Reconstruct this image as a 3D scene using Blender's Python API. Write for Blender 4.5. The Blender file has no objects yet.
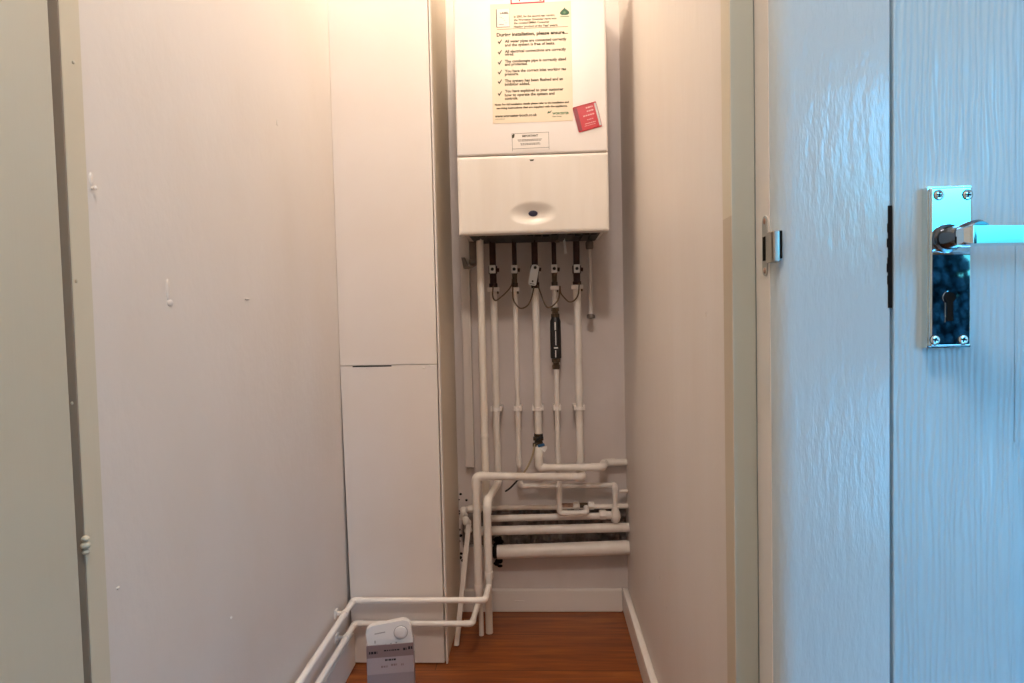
import bpy, bmesh, math, random
from mathutils import Vector, Matrix
random.seed(7)
S = bpy.context.scene
COL = S.collection

# ------------------------------------------------------------------ camera
F = 640.0                                   # focal length in pixels of a 1024 wide frame
CAMZ = 0.931
fwd = Vector((29, -25.2, F)).normalized()   # world +Y seen from the lens
down = Vector((380, 16667, F)).normalized()
rgt = down.cross(fwd).normalized()
down = fwd.cross(rgt).normalized()
CO = Vector((0, 0, CAMZ))


def ray(px, py):
    v = Vector((px - 512, py - 341.5, F))
    return Vector((v.dot(rgt), v.dot(fwd), -v.dot(down)))


def at(px, py, Y):
    """world point of the measured photo position on the plane at depth Y"""
    r = ray(px, py)
    return CO + r * (Y / r.y)


def X(px, py, Y):
    return at(px, py, Y).x


def Z(px, py, Y):
    return at(px, py, Y).z


cd = bpy.data.cameras.new('camera')
cd.sensor_width = 36
cd.lens = 36 * F / 1024
cd.clip_start = 0.01
cam = bpy.data.objects.new('camera', cd)
COL.objects.link(cam)
cx = Vector((rgt.x, fwd.x, -down.x))
cy = Vector((rgt.y, fwd.y, -down.y))
cz = Vector((rgt.z, fwd.z, -down.z))
m = Matrix.Identity(4)
for i in range(3):
    m[i][0] = cx[i]
    m[i][1] = -cy[i]
    m[i][2] = -cz[i]
    m[i][3] = CO[i]
cam.matrix_world = m
S.camera = cam


# ------------------------------------------------------------------ materials
def srgb(r, g, b):
    def f(c):
        c /= 255.0
        return c / 12.92 if c <= 0.04045 else ((c + 0.055) / 1.055) ** 2.4
    return (f(r), f(g), f(b), 1)


def mat(name, col, rough=0.5, metal=0.0, bump=0.0, scale=(40, 40, 40), bdist=0.002, var=0.0, vscale=None,
        detail=3.0, spec=0.5, coat=0.0, nrough=0.55):
    mt = bpy.data.materials.new(name)
    mt.use_nodes = True
    nt = mt.node_tree
    b = nt.nodes['Principled BSDF']
    b.inputs['Base Color'].default_value = col
    b.inputs['Roughness'].default_value = rough
    b.inputs['Metallic'].default_value = metal
    b.inputs['Specular IOR Level'].default_value = spec
    if coat:
        b.inputs['Coat Weight'].default_value = coat
        b.inputs['Coat Roughness'].default_value = 0.12
    tc = nt.nodes.new('ShaderNodeTexCoord')
    if bump:
        mp = nt.nodes.new('ShaderNodeMapping')
        mp.inputs['Scale'].default_value = scale
        n = nt.nodes.new('ShaderNodeTexNoise')
        n.inputs['Scale'].default_value = 1
        n.inputs['Detail'].default_value = detail
        n.inputs['Roughness'].default_value = nrough
        bp = nt.nodes.new('ShaderNodeBump')
        bp.inputs['Strength'].default_value = bump
        bp.inputs['Distance'].default_value = bdist
        nt.links.new(tc.outputs['Object'], mp.inputs['Vector'])
        nt.links.new(mp.outputs['Vector'], n.inputs['Vector'])
        nt.links.new(n.outputs['Fac'], bp.inputs['Height'])
        nt.links.new(bp.outputs['Normal'], b.inputs['Normal'])
    if var:
        mp2 = nt.nodes.new('ShaderNodeMapping')
        mp2.inputs['Scale'].default_value = vscale or (4, 4, 4)
        n2 = nt.nodes.new('ShaderNodeTexNoise')
        n2.inputs['Scale'].default_value = 1
        n2.inputs['Detail'].default_value = 4
        rp = nt.nodes.new('ShaderNodeValToRGB')
        rp.color_ramp.elements[0].position = 0.3
        rp.color_ramp.elements[1].position = 0.7
        lo = 1 - var
        rp.color_ramp.elements[0].color = (col[0] * lo, col[1] * lo * 0.98, col[2] * lo * 0.95, 1)
        rp.color_ramp.elements[1].color = col
        nt.links.new(tc.outputs['Object'], mp2.inputs['Vector'])
        nt.links.new(mp2.outputs['Vector'], n2.inputs['Vector'])
        nt.links.new(n2.outputs['Fac'], rp.inputs['Fac'])
        nt.links.new(rp.outputs['Color'], b.inputs['Base Color'])
    return mt


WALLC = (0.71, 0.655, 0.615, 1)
M = {}
M['wall'] = mat('wall_paint', WALLC, 0.55, bump=0.25, scale=(55, 55, 40), bdist=0.003, var=0.05, vscale=(5, 5, 3))
M['bare'] = mat('brown_edge_paint', (0.55, 0.46, 0.35, 1), 0.5, var=0.15)  # browner tone for the lower part of the stop's edge
M['strip'] = mat('gap_shade_brown', (0.27, 0.215, 0.165, 1), 0.6, var=0.1)
M['wallr'] = mat('brushed_wall_paint', WALLC, 0.5, bump=0.4, scale=(60, 60, 9), bdist=0.003, var=0.05, vscale=(5, 7, 1.5))
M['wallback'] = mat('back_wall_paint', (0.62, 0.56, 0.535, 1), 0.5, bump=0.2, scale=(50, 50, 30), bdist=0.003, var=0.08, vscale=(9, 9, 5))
M['board'] = mat('board_paint', (0.75, 0.69, 0.65, 1), 0.5, bump=0.12, scale=(30, 30, 12), bdist=0.003, var=0.04)
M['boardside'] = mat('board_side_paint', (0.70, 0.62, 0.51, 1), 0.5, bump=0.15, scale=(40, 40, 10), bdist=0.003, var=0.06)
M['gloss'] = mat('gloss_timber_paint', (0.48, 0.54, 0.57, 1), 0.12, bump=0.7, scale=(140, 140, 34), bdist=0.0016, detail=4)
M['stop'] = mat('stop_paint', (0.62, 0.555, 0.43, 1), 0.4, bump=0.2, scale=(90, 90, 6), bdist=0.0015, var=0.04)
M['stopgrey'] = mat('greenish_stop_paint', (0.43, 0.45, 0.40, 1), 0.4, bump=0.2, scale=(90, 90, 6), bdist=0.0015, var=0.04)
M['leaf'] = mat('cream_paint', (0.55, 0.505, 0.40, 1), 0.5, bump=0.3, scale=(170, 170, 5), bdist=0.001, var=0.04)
M['skirt'] = mat('skirting_paint', (0.77, 0.72, 0.68, 1), 0.4, bump=0.15, scale=(40, 40, 40), bdist=0.002, var=0.05)
M['pipe'] = mat('painted_pipe', (0.80, 0.745, 0.69, 1), 0.35, bump=0.06, scale=(90, 90, 90), bdist=0.001, var=0.12, vscale=(25, 25, 14))
M['pipelight'] = mat('white_plastic', (0.82, 0.76, 0.68, 1), 0.33, var=0.06, vscale=(20, 20, 8))
M['lowpipe'] = mat('fresh_painted_pipe', (0.84, 0.79, 0.75, 1), 0.32, bump=0.05, scale=(90, 90, 90), bdist=0.001, var=0.06, vscale=(20, 20, 20))
M['trunk'] = mat('trunking_plastic', (0.66, 0.60, 0.56, 1), 0.45, var=0.06)
M['copper'] = mat('tarnished_copper', (0.055, 0.018, 0.014, 1), 0.45, 0.35, bump=0.2, scale=(60, 60, 60), var=0.4, vscale=(40, 40, 40))
M['brass'] = mat('dull_brass', (0.10, 0.065, 0.035, 1), 0.5, 0.4, bump=0.3, scale=(120, 120, 120), var=0.5, vscale=(90, 90, 90))
M['rawcopper'] = mat('bare_copper', (0.42, 0.26, 0.19, 1), 0.4, 0.5, var=0.4, vscale=(60, 60, 60))
M['dark'] = mat('dark_grey_metal', (0.035, 0.033, 0.032, 1), 0.5, 0.3, var=0.4, vscale=(30, 30, 30))
M['black'] = mat('black', (0.008, 0.007, 0.008, 1), 0.5)
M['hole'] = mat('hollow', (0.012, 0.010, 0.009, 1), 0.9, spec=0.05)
M['trap'] = mat('grey_trap_plastic', (0.17, 0.135, 0.115, 1), 0.5, var=0.2, vscale=(30, 30, 30))
M['valvewhite'] = mat('valve_cap_white', (0.74, 0.72, 0.70, 1), 0.35)
M['lever'] = mat('pale_lever', (0.66, 0.66, 0.66, 1), 0.35, 0.2)
M['cable'] = mat('earth_cable', (0.14, 0.085, 0.04, 1), 0.5, var=0.5, vscale=(30, 30, 30))
M['cablepale'] = mat('pale_cable', (0.36, 0.28, 0.17, 1), 0.5)
M['casing'] = mat('boiler_enamel', (0.77, 0.715, 0.68, 1), 0.28, bump=0.03, scale=(12, 12, 12), bdist=0.004, var=0.02)
M['flap'] = mat('boiler_flap_plastic', (0.77, 0.71, 0.645, 1), 0.3, var=0.06, vscale=(26, 10, 3))
M['notice'] = mat('notice_paper', (0.78, 0.64, 0.46, 1), 0.35, var=0.03)
M['ink'] = mat('green_black_ink', (0.020, 0.024, 0.010, 1), 0.7, spec=.2)
M['inksoft'] = mat('soft_ink', (0.07, 0.06, 0.035, 1), 0.7, spec=.2)
M['green'] = mat('green_ink', (0.02, 0.09, 0.035, 1), 0.5)
M['greenpale'] = mat('pale_green_ink', (0.10, 0.21, 0.09, 1), 0.5)
M['red'] = mat('red_sticker', (0.50, 0.012, 0.020, 1), 0.35)
M['darkred'] = mat('dark_red', (0.20, 0.006, 0.012, 1), 0.35)
M['white'] = mat('paper_white', (0.78, 0.72, 0.66, 1), 0.5)
M['pink'] = mat('pale_pink_print', (0.75, 0.42, 0.40, 1), 0.5)
M['bluebutton'] = mat('indigo_button', (0.010, 0.008, 0.035, 1), 0.3)
M['blue'] = mat('blue_label', (0.03, 0.11, 0.24, 1), 0.4)
M['chrome'] = mat('chrome', (0.78, 0.86, 0.88, 1), 0.03, 1.0, bump=0.01, scale=(25, 25, 25), bdist=0.002)
M['neckchrome'] = mat('dark_reflection_chrome', (0.16, 0.17, 0.19, 1), 0.16, 1.0)  # dark surroundings mirrored in the neck, put into its colour
M['steel'] = mat('satin_steel', (0.50, 0.46, 0.42, 1), 0.32, 1.0)
M['steeldull'] = mat('painted_steel', (0.40, 0.385, 0.36, 1), 0.4, 0.4)
M['thermo'] = mat('thermostat_plastic', (0.78, 0.74, 0.71, 1), 0.35)
M['thermogrey'] = mat('thermostat_grey', (0.42, 0.38, 0.36, 1), 0.4)
M['carton'] = mat('carton_print', (0.42, 0.36, 0.375, 1), 0.4, var=0.05)
M['cartonband'] = mat('carton_band', (0.24, 0.17, 0.165, 1), 0.4)
M['cartonlow'] = mat('carton_low_band', (0.30, 0.255, 0.265, 1), 0.4)
M['hall'] = mat('hall_paint', (0.62, 0.58, 0.53, 1), 0.6, bump=0.1)
M['hedge'] = mat('hedge_leaf', (0.0015, 0.006, 0.010, 1), 0.8, spec=0.1, var=0.6, vscale=(6, 6, 6))
M['paving'] = mat('patio', (0.62, 0.62, 0.60, 1), 0.8, var=0.15)
M['rubble'] = mat('rough_chase', (0.36, 0.31, 0.285, 1), 0.9, bump=0.8, scale=(60, 60, 60), bdist=0.01, var=0.6, vscale=(30, 30, 30))


def wood_floor():
    mt = bpy.data.materials.new('laminate_floor')
    mt.use_nodes = True
    nt = mt.node_tree
    b = nt.nodes['Principled BSDF']
    tc = nt.nodes.new('ShaderNodeTexCoord')
    mp = nt.nodes.new('ShaderNodeMapping')
    mp.inputs['Scale'].default_value = (3.0, 42, 1)
    n = nt.nodes.new('ShaderNodeTexNoise')
    n.inputs['Scale'].default_value = 1.2
    n.inputs['Detail'].default_value = 7
    n.inputs['Roughness'].default_value = 0.65
    n.inputs['Distortion'].default_value = 0.6
    rp = nt.nodes.new('ShaderNodeValToRGB')
    e = rp.color_ramp.elements
    e[0].position, e[0].color = 0.28, (0.12, 0.027, 0.006, 1)
    e[1].position, e[1].color = 0.72, (0.38, 0.115, 0.020, 1)
    k = e.new(0.5)
    k.color = (0.245, 0.063, 0.011, 1)
    br = nt.nodes.new('ShaderNodeTexBrick')
    br.inputs['Scale'].default_value = 1
    br.inputs['Brick Width'].default_value = 1.2
    br.inputs['Row Height'].default_value = 0.19
    br.inputs['Mortar Size'].default_value = 0.0012
    br.inputs['Color1'].default_value = (1, 1, 1, 1)
    br.inputs['Color2'].default_value = (0.80, 0.80, 0.80, 1)
    br.inputs['Mortar'].default_value = (0.25, 0.2, 0.2, 1)
    mp3 = nt.nodes.new('ShaderNodeMapping')
    mp3.inputs['Location'].default_value = (0.3, 0.06, 0)
    mx = nt.nodes.new('ShaderNodeMix')
    mx.data_type = 'RGBA'
    mx.blend_type = 'MULTIPLY'
    mx.inputs[0].default_value = 1
    L = nt.links.new
    L(tc.outputs['Object'], mp.inputs['Vector'])
    L(mp.outputs['Vector'], n.inputs['Vector'])
    L(n.outputs['Fac'], rp.inputs['Fac'])
    L(tc.outputs['Object'], mp3.inputs['Vector'])
    L(mp3.outputs['Vector'], br.inputs['Vector'])
    L(rp.outputs['Color'], mx.inputs[6])
    L(br.outputs['Color'], mx.inputs[7])
    L(mx.outputs[2], b.inputs['Base Color'])
    b.inputs['Roughness'].default_value = 0.36
    return mt


M['floor'] = wood_floor()


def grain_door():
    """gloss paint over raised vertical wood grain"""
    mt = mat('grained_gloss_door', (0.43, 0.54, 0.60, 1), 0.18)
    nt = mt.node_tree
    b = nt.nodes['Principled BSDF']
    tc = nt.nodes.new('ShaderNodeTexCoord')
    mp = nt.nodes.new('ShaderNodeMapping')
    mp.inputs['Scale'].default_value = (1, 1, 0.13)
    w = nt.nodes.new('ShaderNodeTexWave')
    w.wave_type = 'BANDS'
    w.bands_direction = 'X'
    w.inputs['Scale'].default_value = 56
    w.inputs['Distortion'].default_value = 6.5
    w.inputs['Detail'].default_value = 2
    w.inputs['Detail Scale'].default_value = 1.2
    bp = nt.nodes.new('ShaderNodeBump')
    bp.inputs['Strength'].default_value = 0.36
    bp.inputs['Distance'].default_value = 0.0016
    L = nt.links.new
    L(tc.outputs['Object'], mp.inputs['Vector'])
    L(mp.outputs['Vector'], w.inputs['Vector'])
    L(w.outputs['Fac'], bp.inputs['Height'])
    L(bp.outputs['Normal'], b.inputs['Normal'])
    return mt


M['door'] = grain_door()


# ------------------------------------------------------------------ mesh helpers
def fillet(pts, R, n=7):
    pts = [Vector(p) for p in pts]
    out = [pts[0]]
    for i in range(1, len(pts) - 1):
        a, b, c = pts[i - 1], pts[i], pts[i + 1]
        u, v = (a - b), (c - b)
        lu, lv = u.length, v.length
        u.normalize()
        v.normalize()
        ang = u.angle(v)
        if ang > math.pi - 0.02:
            continue
        d = min(R / math.tan(ang / 2), lu * 0.48, lv * 0.48)
        p0, p1 = b + u * d, b + v * d
        for k in range(n + 1):
            t = k / n
            out.append(p0 * (1 - t) ** 2 + b * 2 * t * (1 - t) + p1 * t * t)
    out.append(pts[-1])
    return out


def smoothpts(pts, n=5):
    pts = [Vector(p) for p in pts]
    P = [pts[0]] + pts + [pts[-1]]
    out = []
    for i in range(1, len(P) - 2):
        p0, p1, p2, p3 = P[i - 1:i + 3]
        for k in range(n):
            t = k / n
            out.append(0.5 * ((2 * p1) + (p2 - p0) * t + (2 * p0 - 5 * p1 + 4 * p2 - p3) * t * t + (3 * p1 - p0 - 3 * p2 + p3) * t ** 3))
    out.append(pts[-1])
    return out


class B:
    def __init__(s):
        s.bm = bmesh.new()
        s.bev = False

    def box(s, x0, x1, y0, y1, z0, z1, bev=0.0, seg=2, mtx=None):
        r = bmesh.ops.create_cube(s.bm, size=1)
        vs = r['verts']
        for v in vs:
            v.co = Vector(((x0 + x1) / 2 + v.co.x * (x1 - x0), (y0 + y1) / 2 + v.co.y * (y1 - y0), (z0 + z1) / 2 + v.co.z * (z1 - z0)))
        if mtx:
            for v in vs:
                v.co = mtx @ v.co
        if bev:
            s.bev = True
            es = list({e for v in vs for e in v.link_edges})
            bmesh.ops.bevel(s.bm, geom=es, offset=bev, segments=seg, profile=0.5, affect='EDGES')
        return s

    def tube(s, pts, r, seg=14, cap=True):
        pts = [Vector(p) for p in pts]
        rs = r if isinstance(r, (list, tuple)) else [r] * len(pts)
        T = []
        for i in range(len(pts)):
            a = pts[max(i - 1, 0)]
            b = pts[min(i + 1, len(pts) - 1)]
            T.append((b - a).normalized())
        up = Vector((0, 0, 1)) if abs(T[0].z) < 0.9 else Vector((1, 0, 0))
        n = T[0].cross(up).normalized()
        rings = []
        for i, p in enumerate(pts):
            if i:
                q = T[i - 1].rotation_difference(T[i])
                n = (q @ n).normalized()
            bi = T[i].cross(n).normalized()
            rings.append([s.bm.verts.new(p + (n * math.cos(2 * math.pi * k / seg) + bi * math.sin(2 * math.pi * k / seg)) * rs[i]) for k in range(seg)])
        for i in range(len(rings) - 1):
            for k in range(seg):
                s.bm.faces.new((rings[i][k], rings[i][(k + 1) % seg], rings[i + 1][(k + 1) % seg], rings[i + 1][k]))
        if cap:
            s.bm.faces.new(list(reversed(rings[0])))
            s.bm.faces.new(rings[-1])
        return s

    def cyl(s, p0, p1, r0, r1=None, seg=18):
        return s.tube([p0, p1], [r0, r0 if r1 is None else r1], seg)

    def lathe(s, p0, axis, prof, seg=20):
        a = Vector(axis).normalized()
        return s.tube_rings([Vector(p0) + a * d for d, r in prof], [r for d, r in prof], a, seg)

    def tube_rings(s, pts, rs, a, seg):
        up = Vector((0, 0, 1)) if abs(a.z) < 0.9 else Vector((1, 0, 0))
        n = a.cross(up).normalized()
        bi = a.cross(n).normalized()
        rings = [[s.bm.verts.new(p + (n * math.cos(2 * math.pi * k / seg) + bi * math.sin(2 * math.pi * k / seg)) * max(r, 1e-5)) for k in range(seg)] for p, r in zip(pts, rs)]
        for i in range(len(rings) - 1):
            for k in range(seg):
                s.bm.faces.new((rings[i][k], rings[i][(k + 1) % seg], rings[i + 1][(k + 1) % seg], rings[i + 1][k]))
        s.bm.faces.new(list(reversed(rings[0])))
        s.bm.faces.new(rings[-1])
        return s

    def ball(s, c, r, sc=(1, 1, 1), seg=16):
        res = bmesh.ops.create_uvsphere(s.bm, u_segments=seg, v_segments=max(6, seg // 2), radius=r)
        for v in res['verts']:
            v.co = Vector((v.co.x * sc[0], v.co.y * sc[1], v.co.z * sc[2])) + Vector(c)
        return s

    def prism(s, poly, d0, d1, mtx=None):
        """poly in (x, z), extruded from y=d0 to y=d1"""
        a = [s.bm.verts.new((x, d0, z)) for x, z in poly]
        b = [s.bm.verts.new((x, d1, z)) for x, z in poly]
        n = len(poly)
        s.bm.faces.new(a)
        s.bm.faces.new(list(reversed(b)))
        for i in range(n):
            s.bm.faces.new((a[i], b[i], b[(i + 1) % n], a[(i + 1) % n]))
        if mtx:
            for v in a + b:
                v.co = mtx @ v.co
        return s

    def text(s, string, x0, x1, zc, h, Y, bold=0.0, mtx=None):
        """a line of lettering on the plane y=Y, its capitals h tall, stretched to run from x0 to x1"""
        cu = bpy.data.curves.new('t', 'FONT')
        cu.body = string
        cu.size = 1
        cu.offset = bold
        cu.resolution_u = 2
        o = bpy.data.objects.new('t', cu)
        COL.objects.link(o)
        dg = bpy.context.evaluated_depsgraph_get()
        me = bpy.data.meshes.new_from_object(o.evaluated_get(dg))
        xs = [v.co.x for v in me.vertices]
        a, b = min(xs), max(xs)
        k = (x1 - x0) / (b - a)
        vs = []
        for v in me.vertices:
            p = Vector((x0 + (v.co.x - a) * k, Y - 0.0002, zc + (v.co.y - 0.35) * h / 0.7))
            vs.append(s.bm.verts.new(mtx @ p if mtx else p))
        for f in me.polygons:
            try:
                s.bm.faces.new([vs[i] for i in f.vertices])
            except ValueError:
                pass
        bpy.data.objects.remove(o)
        bpy.data.meshes.remove(me)
        bpy.data.curves.remove(cu)
        return s


LOC = {}


def tag(o, label=None, cat=None, group=None, kind=None):
    if label:
        o['label'] = label
    if cat:
        o['category'] = cat
    if group:
        o['group'] = group
    if kind:
        o['kind'] = kind
    return o


def put(name, b, mt, parent=None, base=None, label=None, cat=None, group=None, kind=None, sharp=35, normals=True):
    """link a mesh built in world metres; base = its origin (top-level), parts share their thing's origin"""
    bm = b.bm
    if parent is not None:
        L = LOC[parent.name]
    elif base is not None:
        L = Vector(base)
    else:
        zs = [v.co for v in bm.verts]
        L = Vector((sum(v.x for v in zs) / len(zs), sum(v.y for v in zs) / len(zs), min(v.z for v in zs)))
    for v in bm.verts:
        v.co -= L
    if normals:
        bmesh.ops.recalc_face_normals(bm, faces=bm.faces)
    me = bpy.data.meshes.new(name)
    bm.to_mesh(me)
    bm.free()
    for p in me.polygons:
        p.use_smooth = True
    me.set_sharp_from_angle(angle=math.radians(sharp))
    me.materials.append(mt)
    o = bpy.data.objects.new(name, me)
    COL.objects.link(o)
    if b.bev:
        wn = o.modifiers.new('weighted_normals', 'WEIGHTED_NORMAL')
        wn.keep_sharp = True
        wn.weight = 100
    LOC[o.name] = L
    if parent is not None:
        o.parent = parent
    else:
        o.location = L
    return tag(o, label, cat, group, kind)


def thing(name, label, cat, loc, group=None):
    o = bpy.data.objects.new(name, None)
    o.empty_display_size = 0.05
    COL.objects.link(o)
    o.location = Vector(loc)
    LOC[o.name] = Vector(loc)
    return tag(o, label, cat, group)


def struct(name, b, mt, label, cat, parent=None):
    return put(name, b, mt, parent, base=None if parent else (0, 0, 0), label=label, cat=None if parent else cat, kind='structure')


# ------------------------------------------------------------------ the setting
XL, XR = -0.539, 0.256          # cupboard side walls
YB = 2.0                        # cupboard back wall
YF = 0.589                      # door frame front
YX = 1.68                       # boxing front
XB = X(441, 400, YX)            # boxing corner
CEIL = 2.38
HL, HR, HY = -1.25, 2.15, -1.30  # hall walls

struct('floor', B().box(HL - .1, HR + .1, HY - .1, YB + .15, -0.04, 0), M['floor'], 'reddish brown wood laminate floor of the cupboard', 'floor')
struct('ceiling', B().box(HL - .1, HR + .1, HY - .1, YB + .15, CEIL, CEIL + .05), M['hall'], 'white ceiling above the cupboard', 'ceiling')
wl = struct('wall_left', B().box(XL - .08, XL, 0.70, YB + .15, 0, CEIL), M['wall'], 'long pinkish cream side wall with small scuffs', 'wall')
wr = struct('wall_right', B().box(XR, XR + .08, 0.70, YB + .15, 0, CEIL), M['wallr'], 'brush-marked cream side wall beside the boiler', 'wall')
# back wall with a rough chase where the low pipes run
zc0, zc1 = Z(560, 547, YB), Z(560, 509, YB)
xc0 = X(462, 530, YB)
b = B()
b.box(XL, XR, YB, YB + .05, zc1, CEIL)
b.box(XL, XR, YB, YB + .05, 0, zc0)
b.box(XL, xc0, YB, YB + .05, zc0, zc1)
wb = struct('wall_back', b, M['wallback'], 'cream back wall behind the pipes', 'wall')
b = B()
n = 46
g = {}
for i in range(n + 1):
    for j in range(9):
        x = xc0 + (XR - xc0) * i / n
        z = zc0 + (zc1 - zc0) * j / 8
        y = YB + 0.022 + random.uniform(-0.012, 0.014)
        g[i, j] = b.bm.verts.new((x, y, z))
for i in range(n):
    for j in range(8):
        b.bm.faces.new((g[i, j], g[i + 1, j], g[i + 1, j + 1], g[i, j + 1]))
struct('rough_chase', b, M['rubble'], 'dark rough channel hacked behind the low pipes', 'wall', wb)
# scuffs on the side wall (raised filler spots)
for (px, py, rx, rz, mm) in ((168, 290, .006, .016, 'wall'), (170, 303, .008, .005, 'wall'), (247, 299, .010, .0022, 'trunk'),
                             (277, 123, .004, .006, 'wall'), (118, 588, .003, .002, 'wall'), (231, 618, .003, .003, 'skirt')):
    r = ray(px, py)
    p = CO + r * (XL / r.x)
    struct('filler_spot', B().ball((XL, p.y, p.z), 1, (.0018, rx, rz)), M[mm], None, None, wl)
for (px, py, rr) in ((660, 578, .0028), (667, 608, .002), (637, 423, .004), (706, 315, .003), (648, 620, .003)):
    r = ray(px, py)
    q = CO + r * (XR / r.x)
    struct('paint_fleck', B().ball((XR, q.y, q.z), 1, (.0012, rr, rr * 1.4)), M['trunk' if rr < .0029 else 'wall'], None, None, wr)

# boxing beside the boiler
xa = X(346, 500, YX)
ci = XB - 0.0075                     # corner strip's inner edge
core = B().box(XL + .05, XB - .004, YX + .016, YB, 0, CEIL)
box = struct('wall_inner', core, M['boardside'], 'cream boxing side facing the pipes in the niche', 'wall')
struct('corner_strip', B().box(ci + .0018, XB, YX - .001, YX + .02, 0.0, CEIL, .003), M['skirt'], 'cream corner strip', None, box)
zs_ = Z(390, 365, YX)
up = put('boxing_panel', B().prism([(XL + .0012, zs_ + .0008), (ci - .0005, zs_ + .0008), (ci + .0006, CEIL - .002), (XL + .0002, CEIL - .002)], YX, YX + .016), M['board'],
         label='tall upper cream boxing panel above the horizontal seam', cat='panel', group='boxing panels beside the boiler')
lo = put('boxing_panel', B().prism([(XL + .011, 0.004), (ci - .002, 0.004), (ci - .0008, zs_ - .0008), (XL + .0014, zs_ - .0008)], YX, YX + .016), M['board'],
         label='lower cream boxing panel below the seam, low pipes crossing it', cat='panel', group='boxing panels beside the boiler')
# flaking paint where the seam opens
for (px, py) in ((357, 368), (365, 369), (424, 368), (430, 366)):
    p = at(px, py, YX)
    put('paint_flake', B().ball((p.x, YX, p.z), 1, (.005, .0012, .003)), M['skirt'], lo)
for (px, py) in ((360, 366.5), (372, 366.3), (384, 366.1)):
    p = at(px, py, YX)
    put('open_seam', B().box(p.x - .02, p.x + .02, YX - .0006, YX + .004, p.z - .0014, p.z + .0016), M['hole'], lo)

# skirting boards
struct('baseboard_left', B().box(XL, XL + .018, 0.70, YX - .002, 0, .088, .004), M['skirt'], 'cream skirting under the two low pipes', 'skirting')
struct('baseboard_right', B().box(XR - .019, XR, 0.70, YB, 0, .072, .006), M['skirt'], 'cream skirting along the brush-marked wall', 'skirting')
bb = struct('baseboard_back', B().box(XB, XR - .019, YB - .019, YB, 0, .071, .005), M['skirt'], 'cream skirting across the back wall', 'skirting')
p = at(519, 601, YB - .019)
struct('paint_drip', B().ball((p.x, YB - .019, p.z), 1, (.018, .002, .0022)), M['skirt'], None, None, bb)

# door frame of the cupboard
xjr = X(776, 341, YF)               # reveal of the post
xpr = X(891.3, 341, YF)             # post's other edge
post = B()
R = 0.017
poly = [(xjr, 0.70), (xjr, YF + R)]
for k in range(1, 9):
    t = math.pi / 2 * k / 8
    poly.append((xjr + R - R * math.cos(t), YF + R - R * math.sin(t)))
poly += [(xpr - .002, YF), (xpr, YF + .002), (xpr, 0.70)]
va = [post.bm.verts.new((x, y, 0)) for x, y in poly]
vb = [post.bm.verts.new((x, y, 2.34)) for x, y in poly]
post.bm.faces.new(va)
post.bm.faces.new(list(reversed(vb)))
for i in range(len(poly)):
    post.bm.faces.new((va[i], va[(i + 1) % len(poly)], vb[(i + 1) % len(poly)], vb[i]))
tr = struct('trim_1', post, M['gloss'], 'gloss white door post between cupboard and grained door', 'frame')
xsr = X(733, 341, 0.640)
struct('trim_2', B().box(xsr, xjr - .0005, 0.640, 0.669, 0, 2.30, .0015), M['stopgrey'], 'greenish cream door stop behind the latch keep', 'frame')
xsl = X(74.7, 320, 0.640)
t2 = bpy.data.objects['trim_2']
zbr = .931 + (319.5 - 228) * .66 / F
struct('painted_edge', B().box(xsr - .0005, xsr + .001, 0.6405, 0.6695, zbr, 2.29), M['stop'], None, None, t2)
struct('lower_edge', B().box(xsr - .0004, xsr + .001, 0.6405, 0.6695, 0.01, zbr), M['bare'], None, None, t2)  # browner tone on the lower part of the stop's edge
struct('reveal_paint', B().box(xjr - .0004, xjr + .001, YF + .014, 0.6395, 0.01, 2.29), M['skirt'], None, None, tr)
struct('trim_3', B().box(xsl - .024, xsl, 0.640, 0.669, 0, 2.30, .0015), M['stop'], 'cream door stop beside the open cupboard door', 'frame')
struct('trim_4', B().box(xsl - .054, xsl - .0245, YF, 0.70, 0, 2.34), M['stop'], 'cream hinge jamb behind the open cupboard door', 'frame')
struct('trim_5', B().box(xsl - .0245, xjr, YF, 0.70, 2.305, 2.34), M['stop'], 'cream frame head over the cupboard', 'frame')
# hall side walls
b = B()
b.box(HL, xsl - .054, YF + .012, 0.70, 0, CEIL)
b.box(xsl - .054, xpr, YF + .012, 0.70, 2.341, CEIL)
b.box(xpr, 1.13, YF + .012, 0.70, 2.051, CEIL)
b.box(1.13, HR, YF + .012, 0.70, 0, CEIL)
struct('wall_front', b, M['hall'], 'hall wall around the two doors', 'wall')
struct('wall_hall_left', B().box(HL - .1, HL, HY, 0.70, 0, CEIL), M['hall'], 'hall side wall', 'wall')
struct('wall_hall_right', B().box(HR, HR + .1, HY, 0.70, 0, CEIL), M['hall'], 'hall end wall', 'wall')
WX0, WX1, WZ0, WZ1 = 1.0, 2.0, 0.02, 1.85
b = B()
b.box(HL, WX0, HY - .1, HY, 0, CEIL)
b.box(WX1, HR, HY - .1, HY, 0, CEIL)
b.box(WX0, WX1, HY - .1, HY, WZ1, CEIL)
b.box(WX0, WX1, HY - .1, HY, 0, WZ0)
struct('wall_hall_back', b, M['hall'], 'hall wall with the garden opening', 'wall')
struct('wall_light_blocker', B().box(0.80, 0.88, HY, -0.75, 0, CEIL), M['hall'], 'added unseen partition blocking window light from the cupboard door', 'wall')  # added out of view to keep window light off the open door
b = B()
b.box(WX0, WX0 + .04, HY - .08, HY - .02, WZ0, WZ1)
b.box(WX1 - .04, WX1, HY - .08, HY - .02, WZ0, WZ1)
b.box(WX0, WX1, HY - .08, HY - .02, WZ1 - .04, WZ1)
struct('window_1', b, M['gloss'], 'garden opening frame in the hall', 'window')

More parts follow.
